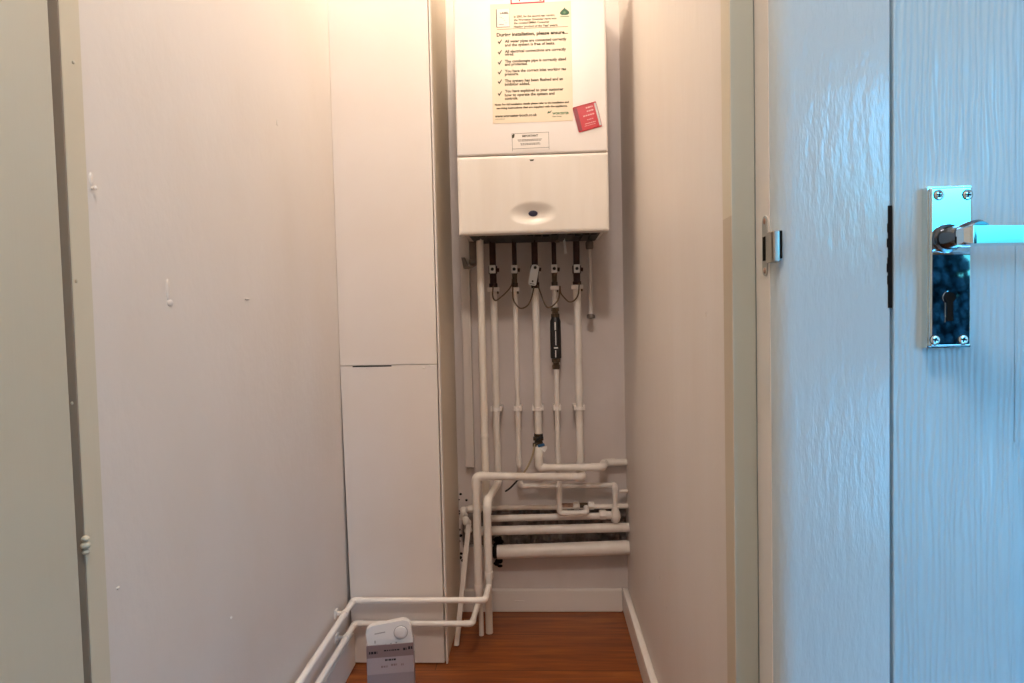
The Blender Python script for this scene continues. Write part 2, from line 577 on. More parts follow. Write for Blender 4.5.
# the open cupboard door, hinged on the far side
xlf = X(62.6, 320, YF)
a = math.radians(0.0)
lf = B().box(xlf - .04, xlf, -0.03, YF - .002, 0.008, 2.29, .0015)
for v in lf.bm.verts:
    v.co.x += .0058 - .0050 * (v.co.z - .6)
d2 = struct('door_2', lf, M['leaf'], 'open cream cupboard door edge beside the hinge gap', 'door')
put('gap_shade_strip', B().box(xsl - .0225, xsl - .0004, .6378, .6402, 0.01, 2.29, .0008), M['strip'], bpy.data.objects['trim_3'])  # added strip, its brown stands in for shade in the hinge gap
for py in (60, 281, 404, 546):
    p = at(69 if py < 100 else (72 if py < 300 else (68 if py < 500 else 82.5)), py, 0.632)
    big = py > 500
    b = B()
    if big:
        for dz, rr in ((.006, .0042), (-.001, .0052), (-.008, .004)):
            b.ball((p.x, .6365, p.z + dz), rr, (1.0, .9, .75))
    else:
        b.ball((p.x, .638, p.z), .0015, (1, 1, 1.3))
    put('paint_lump', b, M['leaf'], bpy.data.objects['trim_3'])

# ------------------------------------------------------------------ grained door with chrome lever
xd0 = X(893.2, 341, YF)
xst = X(1015.5, 341, YF)
DT, DB = 2.03, 0.006
zrail = Z(1018, 442.5, YF)
xd1 = xd0 + 0.76
b = B()
bars = [(xd0, xst, DB, DT), (xd1 - (xst - xd0), xd1, DB, DT), (xst, xd1 - (xst - xd0), zrail, zrail + .19),
        (xst, xd1 - (xst - xd0), DB, .2), (xst, xd1 - (xst - xd0), DT - .11, DT)]
for i, (x0, x1, z0, z1) in enumerate(bars):
    b.box(x0, x1, YF + (0 if i < 2 else .0006), YF + .04, z0, z1, .002 if i < 2 else 0)
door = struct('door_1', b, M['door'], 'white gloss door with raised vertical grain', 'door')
b = B()
xi0, xi1 = xst, xd1 - (xst - xd0)
for z0, z1 in ((.2, zrail), (zrail + .19, DT - .11)):
    b.box(xi0, xi1, YF + .012, YF + .03, z0, z1)
put('door_panel', b, M['door'], door, kind='structure')
b = B()
for z0, z1 in ((.2, zrail), (zrail + .19, DT - .11)):
    for k, (o, d) in enumerate(((0, .002), (.006, .006))):
        x0, x1, zz0, zz1 = xi0 + o, xi1 - o, z0 + o, z1 - o
        t = .006
        for bx in ((x0, x0 + t, zz0, zz1), (x1 - t, x1, zz0, zz1), (x0 + t, x1 - t, zz1 - t, zz1), (x0 + t, x1 - t, zz0, zz0 + t)):
            b.box(bx[0], bx[1], YF + d, YF + .014, bx[2], bx[3])
put('panel_moulding', b, M['door'], door, kind='structure')
# backplate
PT = 0.0115
yp = YF - PT
px0, px1 = X(930.5, 268, yp), X(971.8, 268, yp)
pz0, pz1 = Z(950, 346.5, yp), Z(950, 187, yp)
b = B()
b.box(px0 - .001, px1 + .001, yp + .003, YF, pz0 - .001, pz1 + .001)
b.box(px0, px1, yp, yp + .0045, pz0, pz1, .0016, 3)
hd = put('door_handle', b, M['chrome'], door, label='polished chrome lever handle on long backplate')
pc = (px0 + px1) / 2
zl = Z(948, 238.5, yp)
nk = B()
nk.lathe((pc - .004, yp, zl), (0, -1, 0), [(0, .0125), (.003, .0122), (.0035, .0100), (.012, .0088), (.022, .0088), (.030, .0105), (.040, .0105), (.044, .0085)], 26)
yl = yp - .036
put('lever_neck', nk, M['neckchrome'], hd, label='chrome lever neck with dark reflection in its colour')
lev = B()
prof = []
xl0, xl1 = pc - .0185, pc + .112
N = 26
rings = []
for i in range(N + 1):
    t = i / N
    x = xl0 + (xl1 - xl0) * t
    hh = 0.0082 * (1 - .10 * t) * min(1, math.sqrt(max(0.55, t * 40)))
    dd = 0.0075 * (1 - .25 * t) * min(1, math.sqrt(max(0.55, t * 40)))
    cyy = yl - .004 + .002 * t
    ring = []
    for (u, v) in ((-1, -.55), (-.82, -1), (.92, -1), (1, -.85), (1, .7), (.75, 1), (-.75, 1), (-1, .7)):
        ring.append(lev.bm.verts.new((x, cyy + v * dd, zl - .0025 - .002 * t + u * hh)))
    rings.append(ring)
for i in range(N):
    for k in range(8):
        lev.bm.faces.new((rings[i][k], rings[i][(k + 1) % 8], rings[i + 1][(k + 1) % 8], rings[i + 1][k]))
lev.bm.faces.new(rings[0])
lev.bm.faces.new(rings[-1])
put('lever', lev, M['chrome'], hd)
for (px, py) in ((938.6, 195), (967.5, 194.7), (934.8, 340), (963, 339.6)):
    p = at(px, py, yp)
    b = B().lathe((p.x, yp - .0001, p.z), (0, -1, 0), [(0, .0041), (.0006, .0040), (.0010, .0030), (.0011, .001)], 22)
    sc = put('screw', b, M['chrome'], hd)
    q = B()
    for an in (0.2, 0.2 + math.pi / 2):
        q.box(-.0024, .0024, -.0002, .0002, -.00065, .00065, mtx=Matrix.Translation((p.x, yp - .00125, p.z)) @ Matrix.Rotation(an, 4, 'Y'))
    ring = B()
    for k in range(24):
        a0, a1 = 2 * math.pi * k / 24, 2 * math.pi * (k + 1) / 24
        vs = [ring.bm.verts.new((p.x + rr * math.cos(aa), yp - .00015, p.z + rr * math.sin(aa))) for rr, aa in ((.0041, a0), (.0041, a1), (.0047, a1), (.0047, a0))]
        ring.bm.faces.new(vs)
    put('screw_slot', q, M['black'], hd)
    put('screw_rim', ring, M['dark'], hd)
# keyhole
kx, kz = X(949.7, 297.5, yp), Z(949.7, 297.5, yp)


def keypoly(e):
    P = []
    rr, w = .0047 + e, .0027 + e
    z1 = kz - .0205 - e
    a0 = math.asin(w / rr)
    for k in range(21):
        t = -math.pi / 2 + a0 + (2 * math.pi - 2 * a0) * k / 20
        P.append((kx + rr * math.cos(t), kz + rr * math.sin(t)))
    P += [(kx - w, z1), (kx + w, z1)]
    return P


put('keyhole_rim', B().prism(keypoly(.0011), yp - .0004, yp + .001), M['chrome'], hd)
put('keyhole', B().prism(keypoly(0), yp - .0007, yp + .001), M['hole'], hd)
# lock keep in the post's edge
b = B()
zk0, zk1 = Z(889, 308, YF), Z(889, 205.5, YF)
xk = X(887.8, 256, YF)
b.box(xk, xpr + .0006, YF - .0006, YF + .03, zk0, zk1, .0003)
for (py, w) in ((228, .0006), (243, .0009), (262, .0005), (268, .001), (280, .0006)):
    z = Z(888, py, YF)
    b.box(xk - w, xk + .0003, YF - .0005, YF + .01, z - .004, z + .004)
put('lock_keep', b, M['hole'], tr, label='dark narrow lock slot')

# latch keep on the post's reveal
ysp0 = xjr / ((X(776, 341, YF)) / YF)    # = YF
def onrev(px, py):
    r = ray(px, py)
    return CO + r * (xjr / r.x)
zt, zb = onrev(765.5, 216).z, onrev(765.5, 276).z
zm0, zm1 = onrev(770, 263).z, onrev(770, 232).z
yk = onrev(766, 245).y
sp = B()
poly = []
hw = .0085
for k in range(13):
    t = math.pi * k / 12
    poly.append((yk + hw * .8 * math.cos(t), zt - .006 + .006 * math.sin(t)))
for k in range(13):
    t = math.pi + math.pi * k / 12
    poly.append((yk + hw * .8 * math.cos(t), zb + .006 + .006 * math.sin(t)))
va = [sp.bm.verts.new((xjr - .0013, y, z)) for y, z in poly]
vb = [sp.bm.verts.new((xjr + .0005, y, z)) for y, z in poly]
sp.bm.faces.new(va)
sp.bm.faces.new(list(reversed(vb)))
for i in range(len(poly)):
    sp.bm.faces.new((va[i], va[(i + 1) % len(poly)], vb[(i + 1) % len(poly)], vb[i]))
keep = put('strike_plate', sp, M['steeldull'], tr, label='worn steel latch keep')
b = B()
lipx = xjr - .0016
b.box(lipx, xjr + .003, YF + .001, yk - .003, zm0, zm1, .0006)
b.box(lipx, xjr + .0035, YF - .0015, YF + .006, zm0 + .0005, zm1 - .0005, .0008)
put('keep_lip', b, M['steel'], tr)
put('latch_slot', B().box(xjr - .0020, xjr + .001, yk - .0028, yk + .0035, zm0 + .003, zm1 - .003), M['hole'], tr)
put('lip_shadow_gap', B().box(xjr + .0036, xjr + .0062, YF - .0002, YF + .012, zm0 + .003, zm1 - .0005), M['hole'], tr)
for zz in (zt - .005, zb + .005):
    put('screw', B().ball((xjr - .0012, yk, zz), .003, (.4, 1, 1)), M['rawcopper'], tr)

# ------------------------------------------------------------------ wall nail by the frame
p_ = ray(91.5, 189)
q = CO + p_ * (XL / p_.x)
b = B()
b.cyl((XL - .002, q.y, q.z), (XL + .005, q.y, q.z + .001), .0014, seg=10)
b.ball((XL + .005, q.y, q.z + .001), .0030, (.5, 1, 1))
b.ball((XL, q.y, q.z + .012), .004, (.3, 1, 2))
put('wall_nail', b, M['skirt'], base=(XL, q.y, q.z), label='small painted nail high on the pink side wall', cat='nail')

# ------------------------------------------------------------------ boiler
YBF = 1.67
bx0, bx1 = X(456.7, 150, YBF), X(608.2, 150, YBF)
bz0 = Z(533, 232.3, YBF)
bzs = Z(533, 154.3, YBF)
bz1 = bz0 + 0.715
YBB = 1.985
boiler = thing('boiler', 'white wall-hung boiler with cream notice sheet on its front', 'boiler', ((bx0 + bx1) / 2, (YBF + YBB) / 2, bz0))
put('casing', B().box(bx0, bx1, YBF, YBB, bzs + .0012, bz1, .006, 3), M['casing'], boiler)
# drop-down flap with the moulded dish
fb = B()
nx, nz = 90, 60
fx0, fx1, fz0, fz1 = bx0 + .0005, bx1 - .0005, bz0, bzs - .0012
dx_, dz_ = X(533, 213, YBF), Z(533, 213, YBF)
gv = {}
for i in range(nx + 1):
    for j in range(nz + 1):
        x = fx0 + (fx1 - fx0) * i / nx
        z = fz0 + (fz1 - fz0) * j / nz
        u, v = (x - dx_) / .066, (z - dz_) / .031
        rr = math.sqrt(u * u + v * v)
        dep = 0.016 * (0.5 + 0.5 * math.cos(math.pi * min(rr, 1)))
        edge = min(x - fx0, fx1 - x, z - fz0, fz1 - z)
        rnd = 0.003 * max(0, 1 - edge / .005) ** 2
        gv[i, j] = fb.bm.verts.new((x, YBF + dep + rnd, z))
for i in range(nx):
    for j in range(nz):
        fb.bm.faces.new((gv[i, j], gv[i + 1, j], gv[i + 1, j + 1], gv[i, j + 1]))
rim = [gv[i, 0] for i in range(nx + 1)] + [gv[nx, j] for j in range(1, nz + 1)] + [gv[i, nz] for i in range(nx - 1, -1, -1)] + [gv[0, j] for j in range(nz - 1, 0, -1)]
back = [fb.bm.verts.new((v.co.x, YBF + .045, v.co.z)) for v in rim]
for i in range(len(rim)):
    k = (i + 1) % len(rim)
    fb.bm.faces.new((rim[k], rim[i], back[i], back[k]))
fb.bm.faces.new(back)
btn = B().lathe((0, YBF + .020, 0), (0, -1, 0), [(0, .0120), (.0065, .0120), (.0085, .0105), (.009, .002)], 28)
for v in btn.bm.verts:
    v.co.z *= .66
    v.co += Vector((dx_, 0, dz_ + .001))
flap = put('front_flap', fb, M['flap'], boiler, sharp=50)
put('release_button', btn, M['bluebutton'], flap, label='dark oval button')
b = B()
p = at(531.8, 160.6, YBF)
b.prism([(p.x - .006, p.z + .003), (p.x + .006, p.z + .003), (p.x + .004, p.z - .001), (p.x - .004, p.z - .001)], YBF - .0003, YBF)
put('emblem', b, M['inksoft'], flap)
# dark underside
zu = bz0 + .009
put('lower_casing', B().box(bx0 + .001, bx1 - .001, YBF + .046, YBB, zu + .004, bzs + .001), M['casing'], boiler)
ub = B()
ub.box(bx0 + .014, bx1 - .012, YBF + .046, YBB - .01, zu, zu + .004)
for k in range(16):
    x = bx0 + .03 + (bx1 - bx0 - .06) * k / 15
    ub.box(x - .009, x + .009, YBF + .06 + random.uniform(0, .08), YBB - .06, zu - .003 - random.uniform(0, .004), zu + .002, .001)
put('underside_tray', ub, M['dark'], boiler)
put('mounting_rail', B().box(X(487, 240, 1.95), X(520, 240, 1.95), 1.94, 1.955, Z(500, 241.8, 1.95), Z(500, 239.2, 1.95)), M['trap'], boiler)
# trap tube at the boiler's corner
p = at(472.8, 240, 1.92)
b = B().lathe((p.x, 1.92, zu), (0, 0, -1), [(0, .0115), (.052, .0115), (.054, .0135), (.064, .0135), (.070, .007)], 18)
put('condensate_trap', b, M['trap'], boiler, label='grey trap tube')
p0 = at(563.6, 240, 1.90)
p1 = at(565.6, 253.5, 1.90)
put('fill_key', B().tube([(p0.x, 1.90, zu), at(564.6, 243.5, 1.90), p1], [.0036, .0036, .0042], 10), M['valvewhite'], boiler, label='white filling key')
p = at(557.3, 241.4, 1.9)
put('plug', B().box(p.x - .007, p.x + .007, 1.895, 1.91, p.z - .003, p.z + .004, .001), M['trap'], boiler)

# papers stuck on the boiler
YN = YBF - .0008


def PX(px, py):
    return at(px, py, YN)


def line(b, s, a0, a1, py, hpx, bold=0.0, Y=None):
    m0, m1 = PX(a0, py), PX(a1, py)
    zc = PX((a0 + a1) / 2, py).z
    b.text(s, m0.x, m1.x, zc, hpx * YBF / F, Y if Y else YN, bold)


tl, br = PX(491.5, 4), PX(572.3, 121.5)
zt_ = PX(532, 2.6).z
zb_ = PX(532, 122.2).z
ns = put('notice_sheet', B().box(PX(491.4, 60).x, PX(572, 60).x, YN, YBF, zb_, zt_, .0002), M['notice'], boiler, label='cream installation notice sheet')
K = B()
line(K, 'During installation, please ensure...', 496.6, 567.8, 33.4, 3.3, 0.035)
bul = [(40.0, 'All water pipes are connected correctly', 566.5), (44.0, 'and the system is free of leaks.', 555),
       (50.2, 'All electrical connections are correctly', 566), (54.2, 'wired.', 514),
       (60.1, 'The condensate pipe is correctly sized', 566), (63.9, 'and protected.', 527.5),
       (69.9, 'You have the correct inlet working gas', 566), (73.9, 'pressure.', 518.7),
       (79.8, 'The system has been flushed and an', 563), (83.9, 'inhibitor added.', 530),
       (90.0, 'You have explained to your customer', 563.5), (94.1, 'how to operate the system and', 554.5), (98.2, 'controls.', 518)]
for py, s, x1 in bul:
    line(K, s, 504.8, x1, py, 2.75, 0.03)
line(K, 'www.worcester-bosch.co.uk', 495, 537, 115.4, 2.5, 0.03)
put('printed_text', K, M['ink'], ns, normals=False)
K = B()
for py, s, x1 in ((15.8, 'In 2005, for the second year running,', 555), (19.1, 'the Worcester Greenstar range won', 556.5),
                  (22.4, 'the coveted EMMA Consumer', 549.5), (25.8, "Heating 'product of the Year' award.", 558)):
    line(K, s, 513.8, x1, py, 2.1, 0.03)
line(K, 'Note: For full installation details please refer to the installation and', 494.8, 568.8, 103.4, 1.8, 0.05)
line(K, 'servicing instructions that are supplied with the appliance.', 496.5, 567.5, 107.0, 1.8, 0.05)
put('fine_print', K, M['inksoft'], ns, normals=False)
K = B()
for py in (42.2, 52.6, 62.8, 72.6, 82.1, 94.0):
    c = PX(499.6, py)
    s_ = YBF / F
    K.prism([(c.x + s_ * u, c.z + s_ * v) for u, v in ((-1.9, .3), (-1.1, 1.0), (-.5, -.3), (2.0, 2.6), (2.5, 2.3), (-.3, -2.1))], YN - .0003, YN)
r0, r1 = PX(497, 29.6), PX(568, 29.2)
K.box(r0.x, r1.x, YN - .0003, YN, r0.z - .0004, r0.z + .0004)
put('tick_marks', K, M['ink'], ns)
K = B()
c0, c1 = PX(496.7, 27.4), PX(509.4, 8.8)
K.box(c0.x, c1.x, YN - .0003, YN, c0.z, c1.z)
ic = put('booklet_picture', K, M['white'], ns)
K = B()
w = .0009
K.box(c0.x - .001, c0.x + w, YN - .0006, YN, c0.z, c1.z)
K.box(c0.x, c1.x, YN - .0006, YN, c0.z - .0004, c0.z + .0006)
K.box(c1.x - .0004, c1.x, YN - .0006, YN, c0.z, c1.z)
line(K, 'LABEL', 500, 508.6, 13.1, 1.7, 0.03, YN - .0004)
line(K, 'worcester', 499, 504, 24.5, 1.1, 0.02, YN - .0004)
for k in range(5):
    a0 = PX(499.3 + k * 1.5, 17.2 + k * k * .35)
    K.box(a0.x, a0.x + .0034, YN - .0006, YN, a0.z - .0005, a0.z)
put('booklet_print', K, M['inksoft'], ns)
K = B()
s_ = YBF / F
c = PX(564.6, 12.3)
K.prism([(c.x + s_ * u, c.z + s_ * v) for u, v in ((-4.6, -1.3), (-4.3, .4), (-2.6, 2.2), (-.8, 3.4), (0, 4.8), (.8, 3.4), (2.6, 2.2), (4.3, .4), (4.6, -1.3), (2.5, -2.6), (-2.5, -2.6))], YN - .0003, YN)
put('award_badge', K, M['green'], ns)
K = B()
K.ball((c.x, YN - .0002, c.z - .0006), 1, (.0035, .0005, .0032))
K.box(c.x - s_ * 4.4, c.x + s_ * 4.4, YN - .0003, YN, c.z - s_ * 4.4, c.z - s_ * 3.7)
line(K, 'WORCESTER', 552.3, 569, 113.2, 2.1, 0.05)
put('green_print', K, M['greenpale'], ns)
K = B()
c = PX(549.6, 112)
K.prism([(c.x + s_ * u, c.z + s_ * v) for u, v in ((-2.4, -1.4), (-1.2, .9), (.2, .2), (2.4, 1.8), (1.0, -.6), (-.6, -1.0))], YN - .0003, YN)
line(K, 'Bosch Group', 552.6, 561.5, 116.3, 1.4, 0.02)
line(K, 'worcester', 495, 505, 119, 1.0, 0.01)
put('maker_mark', K, M['green'], ns)

# card with a red border at the top
YC = YBF - .0012
q0, q1 = PX(510.5, 4.3), PX(544.6, 3.2)
mt = Matrix.Translation(((q0.x + q1.x) / 2, 0, q0.z)) @ Matrix.Rotation(math.radians(-.5), 4, 'Y')
w = (q1.x - q0.x) / 2
rc = put('bordered_card', B().box(-w, w, YC, YBF, 0, .052, .0002, mtx=mt), M['red'], boiler, label='white card with red border')
put('card_face', B().box(-w + .0035, w - .0035, YC - .0003, YC + .0002, .0035, .0485, mtx=mt), M['white'], rc)
K = B()
K.box(-.022, -.019, YC - .0005, YC, .006, .011, mtx=mt)
K.box(.030, .036, YC - .0005, YC, .005, .008, mtx=mt)
K.box(-.03, .03, YC - .0005, YC, .022, .026, mtx=mt)
K.box(-.02, .02, YC - .0005, YC, .034, .038, mtx=mt)
put('card_print', K, M['red'], rc)

# small outlined label
q0, q1 = PX(512, 141), PX(549, 141)
zz0, zz1 = PX(530, 150.3).z, PX(530, 132.8).z
mt = Matrix.Translation(((q0.x + q1.x) / 2, 0, (zz0 + zz1) / 2)) @ Matrix.Rotation(math.radians(-.8), 4, 'Y')
w, h = (q1.x - q0.x) / 2, (zz1 - zz0) / 2
il = put('small_label', B().box(-w, w, YN, YBF, -h, h, .0002, mtx=mt), M['white'], boiler, label='small outlined label under the notice')
K = B()
t = .0008
for bx in ((-w, w, h - t, h), (-w, -w + t, -h, h), (w - t, w, -h, h), (-w, w, -h + .005, -h + .005 + t)):
    K.box(bx[0], bx[1], YN - .0003, YN, bx[2], bx[3], mtx=mt)
K.text('IMPORTANT', -.021, .020, h - .0075, .0050, YN, .035, mt)
K.prism([(-w + .001, h - .004), (-w + .005, h - .001), (-w + .0075, h - .002), (-w + .006, h - .010), (-w + .001, h - .0125)], YN - .0004, YN, mt)
for (x0, x1, zz) in ((-.033, .030, .0055), (-.031, .028, .0025), (-.026, .024, -.0045), (-.025, .026, -.0075)):
    x = x0
    while x < x1:
        l = random.uniform(.002, .006)
        K.box(x, min(x + l, x1), YN - .0003, YN, zz - .0007, zz + .0007, mtx=mt)
        x += l + .0012
put('label_print', K, M['inksoft'], il)

# tilted red sticker
c = PX(587.3, 117)
mt = Matrix.Translation((c.x, 0, c.z)) @ Matrix.Rotation(math.radians(-13.5), 4, 'Y')
w, h = .0308, .0325
rs = put('red_sticker', B().box(-w, w, YN, YBF, -h, h, .0025, 3, mtx=mt), M['red'], boiler, label='tilted red sticker')
put('sticker_spine', B().box(-w + .001, -w + .0105, YN - .0003, YN, -h + .003, h - .003, mtx=mt), M['darkred'], rs)
put('sticker_edge', B().box(w - .0060, w - .0005, YN - .0003, YN, -h + .003, h - .003, mtx=mt), M['steeldull'], rs)
K = B()
for (x0, x1, zz, t) in ((.002, .020, .023, .0022), (.002, .020, .014, .0022), (-.010, .020, .004, .0020), (-.002, .016, -.007, .0011), (-.010, .018, -.016, .0011), (-.012, .016, -.021, .0008)):
    x = x0
    while x < x1 - .001:
        l = random.uniform(.003, .007)
        K.box(x, min(x + l, x1), YN - .0004, YN, zz - t / 1.3, zz + t / 1.3, mtx=mt)
        x += l + .0011
put('sticker_print', K, M['pink'], rs)

# ------------------------------------------------------------------ pipes
r15, r22, r28, r42 = .0075, .011, .014, .0215
YP = 1.93


def pipe(name, pts, r, mt, label, group=None, R=None, elbows=True, bosses=()):
    o = put(name, B().tube(fillet(pts, R or r * 2.2), r, 18), mt, label=label, cat='pipe', group=group)
    pts = [Vector(p) for p in pts]
    if elbows:
        for i in range(1, len(pts) - 1):
            a, b, c = pts[i - 1], pts[i], pts[i + 1]
            u = (a - b).normalized()
            v = (c - b).normalized()
            l = min(r * 3.1, (a - b).length * .6, (c - b).length * .6)
            path = fillet([b + u * l, b, b + v * l], R or r * 2.2)
            put('elbow', B().tube(path, r * 1.13, 18), mt, o)
    for (p, ax, l, k) in bosses:
        p = Vector(p)
        ax = Vector(ax).normalized()
        put('coupling', B().lathe(p - ax * l / 2, ax, [(0, r * k * .96), (.001, r * k), (l - .001, r * k), (l, r * k * .96)], 18), mt, o)
    return o


UP = (0, 0, 1)
# tall plastic pipe from boiler to floor
YW = 1.852
x1 = X(483.2, 380, YW)
pipe('waste_pipe', [(x1, YW, .0), (x1, YW, zu - .0005)], .0105, M['pipelight'],
     'tall cream plastic pipe from boiler down to floor, clear of the valves',
     bosses=(((x1, YW, Z(485, 436, YW)), UP, .011, 1.12), ((x1, YW, Z(484.5, 419.5, YW)), UP, .004, 1.06)))
xs = {2: X(495.6, 380, YP), 3: X(517.1, 380, YP), 4: X(537.3, 380, YP), 5: X(556.5, 380, YP), 6: X(578.8, 380, YP)}
rad = {2: r22 * .95, 3: r15, 4: r22, 5: r15, 6: r22 * .97}
zvt = {k: Z(xs[k], 289, YP) for k in xs}
ZT = Z(535, 288, YP)                # where white paint starts under the valves

# pipe 2 with its jog and low run
YA = 1.745
ya_box = 1.653
zA = Z(430, 600.3, ya_box)
xA = X(488, 540, YA)
zj = Z(497.5, 483, YP)
yl0 = 0.78
xw = XL + .025
zl0 = zA
ptsA = [(xs[2], YP, ZT), (xs[2], YP, zj), (xA, YA, zj - .003), (xA, YA, Z(488, 578, YA))]
pa = pipe('heating_pipe', ptsA, r22 * .95, M['pipe'], 'cream pipe below the valve beside the plastic pipe, jogging into the upper low run', 'pipes under the boiler')
red = Z(488, 578, YA)
put('reducer', B().lathe((xA, YA, red + .018), (0, 0, -1), [(0, r22 * 1.1), (.016, r22 * 1.1), (.024, r15 * 1.2), (.034, r15 * 1.2)], 18), M['lowpipe'], pa)
ptsL = [(xA, YA, red), (xA, YA, zA), (xA - .004, ya_box, zA), (xw, ya_box, zA), (xw, yl0, zA)]
put('low_run', B().tube(fillet(ptsL, .018), r15, 16), M['lowpipe'], pa)
for i in (1, 2, 3):
    bpt, u, v = Vector(ptsL[i]), Vector(ptsL[i - 1]) - Vector(ptsL[i]), Vector(ptsL[i + 1]) - Vector(ptsL[i])
    u.normalize(); v.normalize()
    put('elbow', B().tube(fillet([bpt + u * .022, bpt, bpt + v * .022], .018), r15 * 1.12, 16), M['lowpipe'], pa)
# pipe 6 with its own low run
YB6 = 1.794
YB7 = 1.866
zBt = Z(530, 475.3, YB6)
xB = X(477.8, 560, YB6)
zB = Z(430, 623.6, ya_box)
ptsB = [(xs[6], YP, ZT), (xs[6], YP, Z(583, 477.3, YB7) - .002), (X(583, 477.3, YB7), YB7, Z(583, 477.3, YB7)), (xB, YB6, zBt), (xB, YB6, Z(478, 590, YB6))]
pb = pipe('heating_pipe', ptsB, r22, M['pipe'], 'cream pipe under last valve, crossing forward into the lower low run', 'pipes under the boiler')
red = Z(478, 590, YB6)
put('reducer', B().lathe((xB, YB6, red + .018), (0, 0, -1), [(0, r22 * 1.1), (.016, r22 * 1.1), (.024, r15 * 1.2), (.034, r15 * 1.2)], 18), M['lowpipe'], pb)
ptsL = [(xB, YB6, red), (xB, YB6, zB), (xB - .004, ya_box, zB), (xw + .001, ya_box, zB), (xw + .001, yl0, zB)]
put('low_run', B().tube(fillet(ptsL, .018), r15, 16), M['lowpipe'], pb)
for i in (1, 2, 3):
    bpt, u, v = Vector(ptsL[i]), Vector(ptsL[i - 1]) - Vector(ptsL[i]), Vector(ptsL[i + 1]) - Vector(ptsL[i])
    u.normalize(); v.normalize()
    put('elbow', B().tube(fillet([bpt + u * .022, bpt, bpt + v * .022], .018), r15 * 1.12, 16), M['lowpipe'], pb)

# pipe 3 and its thin run to the tee
Y3 = YP + .022
z3 = Z(560, 485.6, Y3)
x3e = X(615, 495, YP + .012)
zt3 = Z(615, 512, Y3)
p3 = pipe('water_pipe', [(xs[3], YP, ZT), (xs[3], YP, z3 + .07), (xs[3], Y3, z3 + .04), (xs[3], Y3, z3), (x3e, Y3, z3), (x3e, YP + .012, z3 - .005), (x3e, YP + .012, zt3)], r15, M['pipe'],
          'thin cream pipe under second valve, turning across to the bulb-shaped tee', 'pipes under the boiler')
# pipe 4 and its run to the side wall
Y4 = YP - .037
z4 = Z(570, 467.5, Y4)
x4j = X(602.5, 466, Y4)
zw4 = Z(612, 462.2, 1.975)
p4 = pipe('gas_pipe', [(xs[4], YP, ZT), (xs[4], YP, Z(538, 446, YP)), (xs[4], Y4, Z(538, 453, YP)), (xs[4], Y4, z4), (x4j, Y4, z4), (x4j + .012, 1.972, zw4), (XR - .001, 1.972, zw4)], r22, M['pipe'],
          'cream pipe under the oblong lever, elbowing across to the side wall', 'pipes under the boiler')
# pipe 5 in two pieces around the filter
zf0, zf1 = Z(556, 369, YP), Z(556, 308, YP)
p5a = pipe('water_pipe', [(xs[5], YP, zf1 - .004), (xs[5], YP, ZT)], r15, M['pipe'], 'short cream pipe stub between fourth valve and black cylinder', 'pipes under the boiler')
Y5 = YP - .016
z5 = Z(575, 513, Y5)
x5e = X(586.5, 511.5, Y5)
p5b = pipe('water_pipe', [(xs[5], YP, zf0 + .003), (xs[5], YP, Z(556, 455, YP)), (xs[5] + .001, Y5, Z(556, 490, YP)), (xs[5] + .001, Y5, z5), (x5e, Y5, z5 + .001), (x5e, YP + .005, z5 + .012)], r15, M['pipe'],
           'thin cream pipe under the black cylinder, hooked at its foot', 'pipes under the boiler', R=.014)

# low horizontal pipes
YH = 1.948
def hpipe(name, pxl, yl, yr_, r, Y, label, mt='pipe', x_end=None, bosses=()):
    za, zb2 = Z(pxl, yl, Y), Z(620, yr_, Y)
    xa_, xe = X(pxl, yl, Y), (XR - .001 if x_end is None else x_end)
    return pipe(name, [(xa_, Y, za), (xe, Y, zb2)], r, M[mt], label, 'low pipes along the back wall', bosses=bosses)

hz = Z(590, 506.8, YH)
h2 = hpipe('low_pipe', 470, 508.4, 506.2, r15, YH + .012, 'thin topmost low pipe with bare copper fittings, across the back wall')
for px in (576.6, 591.6):
    x_ = X(px, 506.8, YH)
    put('compression_nut', B().lathe((x_ - .009, YH + .012, hz), (1, 0, 0), [(0, .010), (.002, .0125), (.015, .0125), (.018, .010)], 6), M['pipe'], h2)
x_a, x_b = X(580, 507, YH), X(588, 507, YH)
put('copper_joint', B().cyl((x_a, YH + .012, hz), (x_b, YH + .012, hz), r15 * 1.15), M['brass'], h2)
x_a, x_b = X(561, 507.5, YH), X(573, 507.5, YH)
put('bare_length', B().cyl((x_a, YH + .012, hz + .0004), (x_b, YH + .012, hz + .0004), r15 * 1.06), M['rawcopper'], h2)
x3 = X(612, 516, YP)
h3 = hpipe('low_pipe', 484, 518.6, 515.6, r22 * .92, YP + .016, 'second low pipe, ending at the bulb-shaped tee', x_end=x3)
xq, zq = X(603, 516.2, YP), Z(603, 516.2, YP)
put('compression_nut', B().lathe((xq - .010, YP + .016, zq), (1, 0, 0), [(0, .0125), (.003, .0150), (.018, .0150), (.022, .0125)], 6), M['pipe'], h3)
c = at(615, 516.5, YP)
tee = B().lathe((x3e, YP + .012, c.z - .024), UP, [(0, .006), (.006, .0125), (.018, .0160), (.030, .0150), (.040, .0115), (.050, .0105)], 20)
tee.lathe((x3e - .030, YP + .014, c.z), (1, 0, 0), [(0, .011), (.008, .0125), (.022, .0125), (.030, .010)], 16)
put('tee_fitting', tee, M['pipe'], label='bulbous cream tee fitting at the foot of the thin pipe', cat='fitting')
h4 = hpipe('low_pipe', 480, 531, 527.4, r28 * 1.0, YH, 'third low pipe, thick, above the thickest one')
h5 = hpipe('low_pipe', 497.3, 552, 547.3, r42, 1.955, 'thickest lowest pipe above the back skirting')
put('open_end', B().lathe((X(497.3, 552, 1.955) - .014, 1.955, Z(497.3, 552, 1.955)), (1, 0, 0), [(0, .016), (.004, .0195), (.013, .0195)], 20), M['hole'], h5)
x_ = X(623, 491, 1.95)
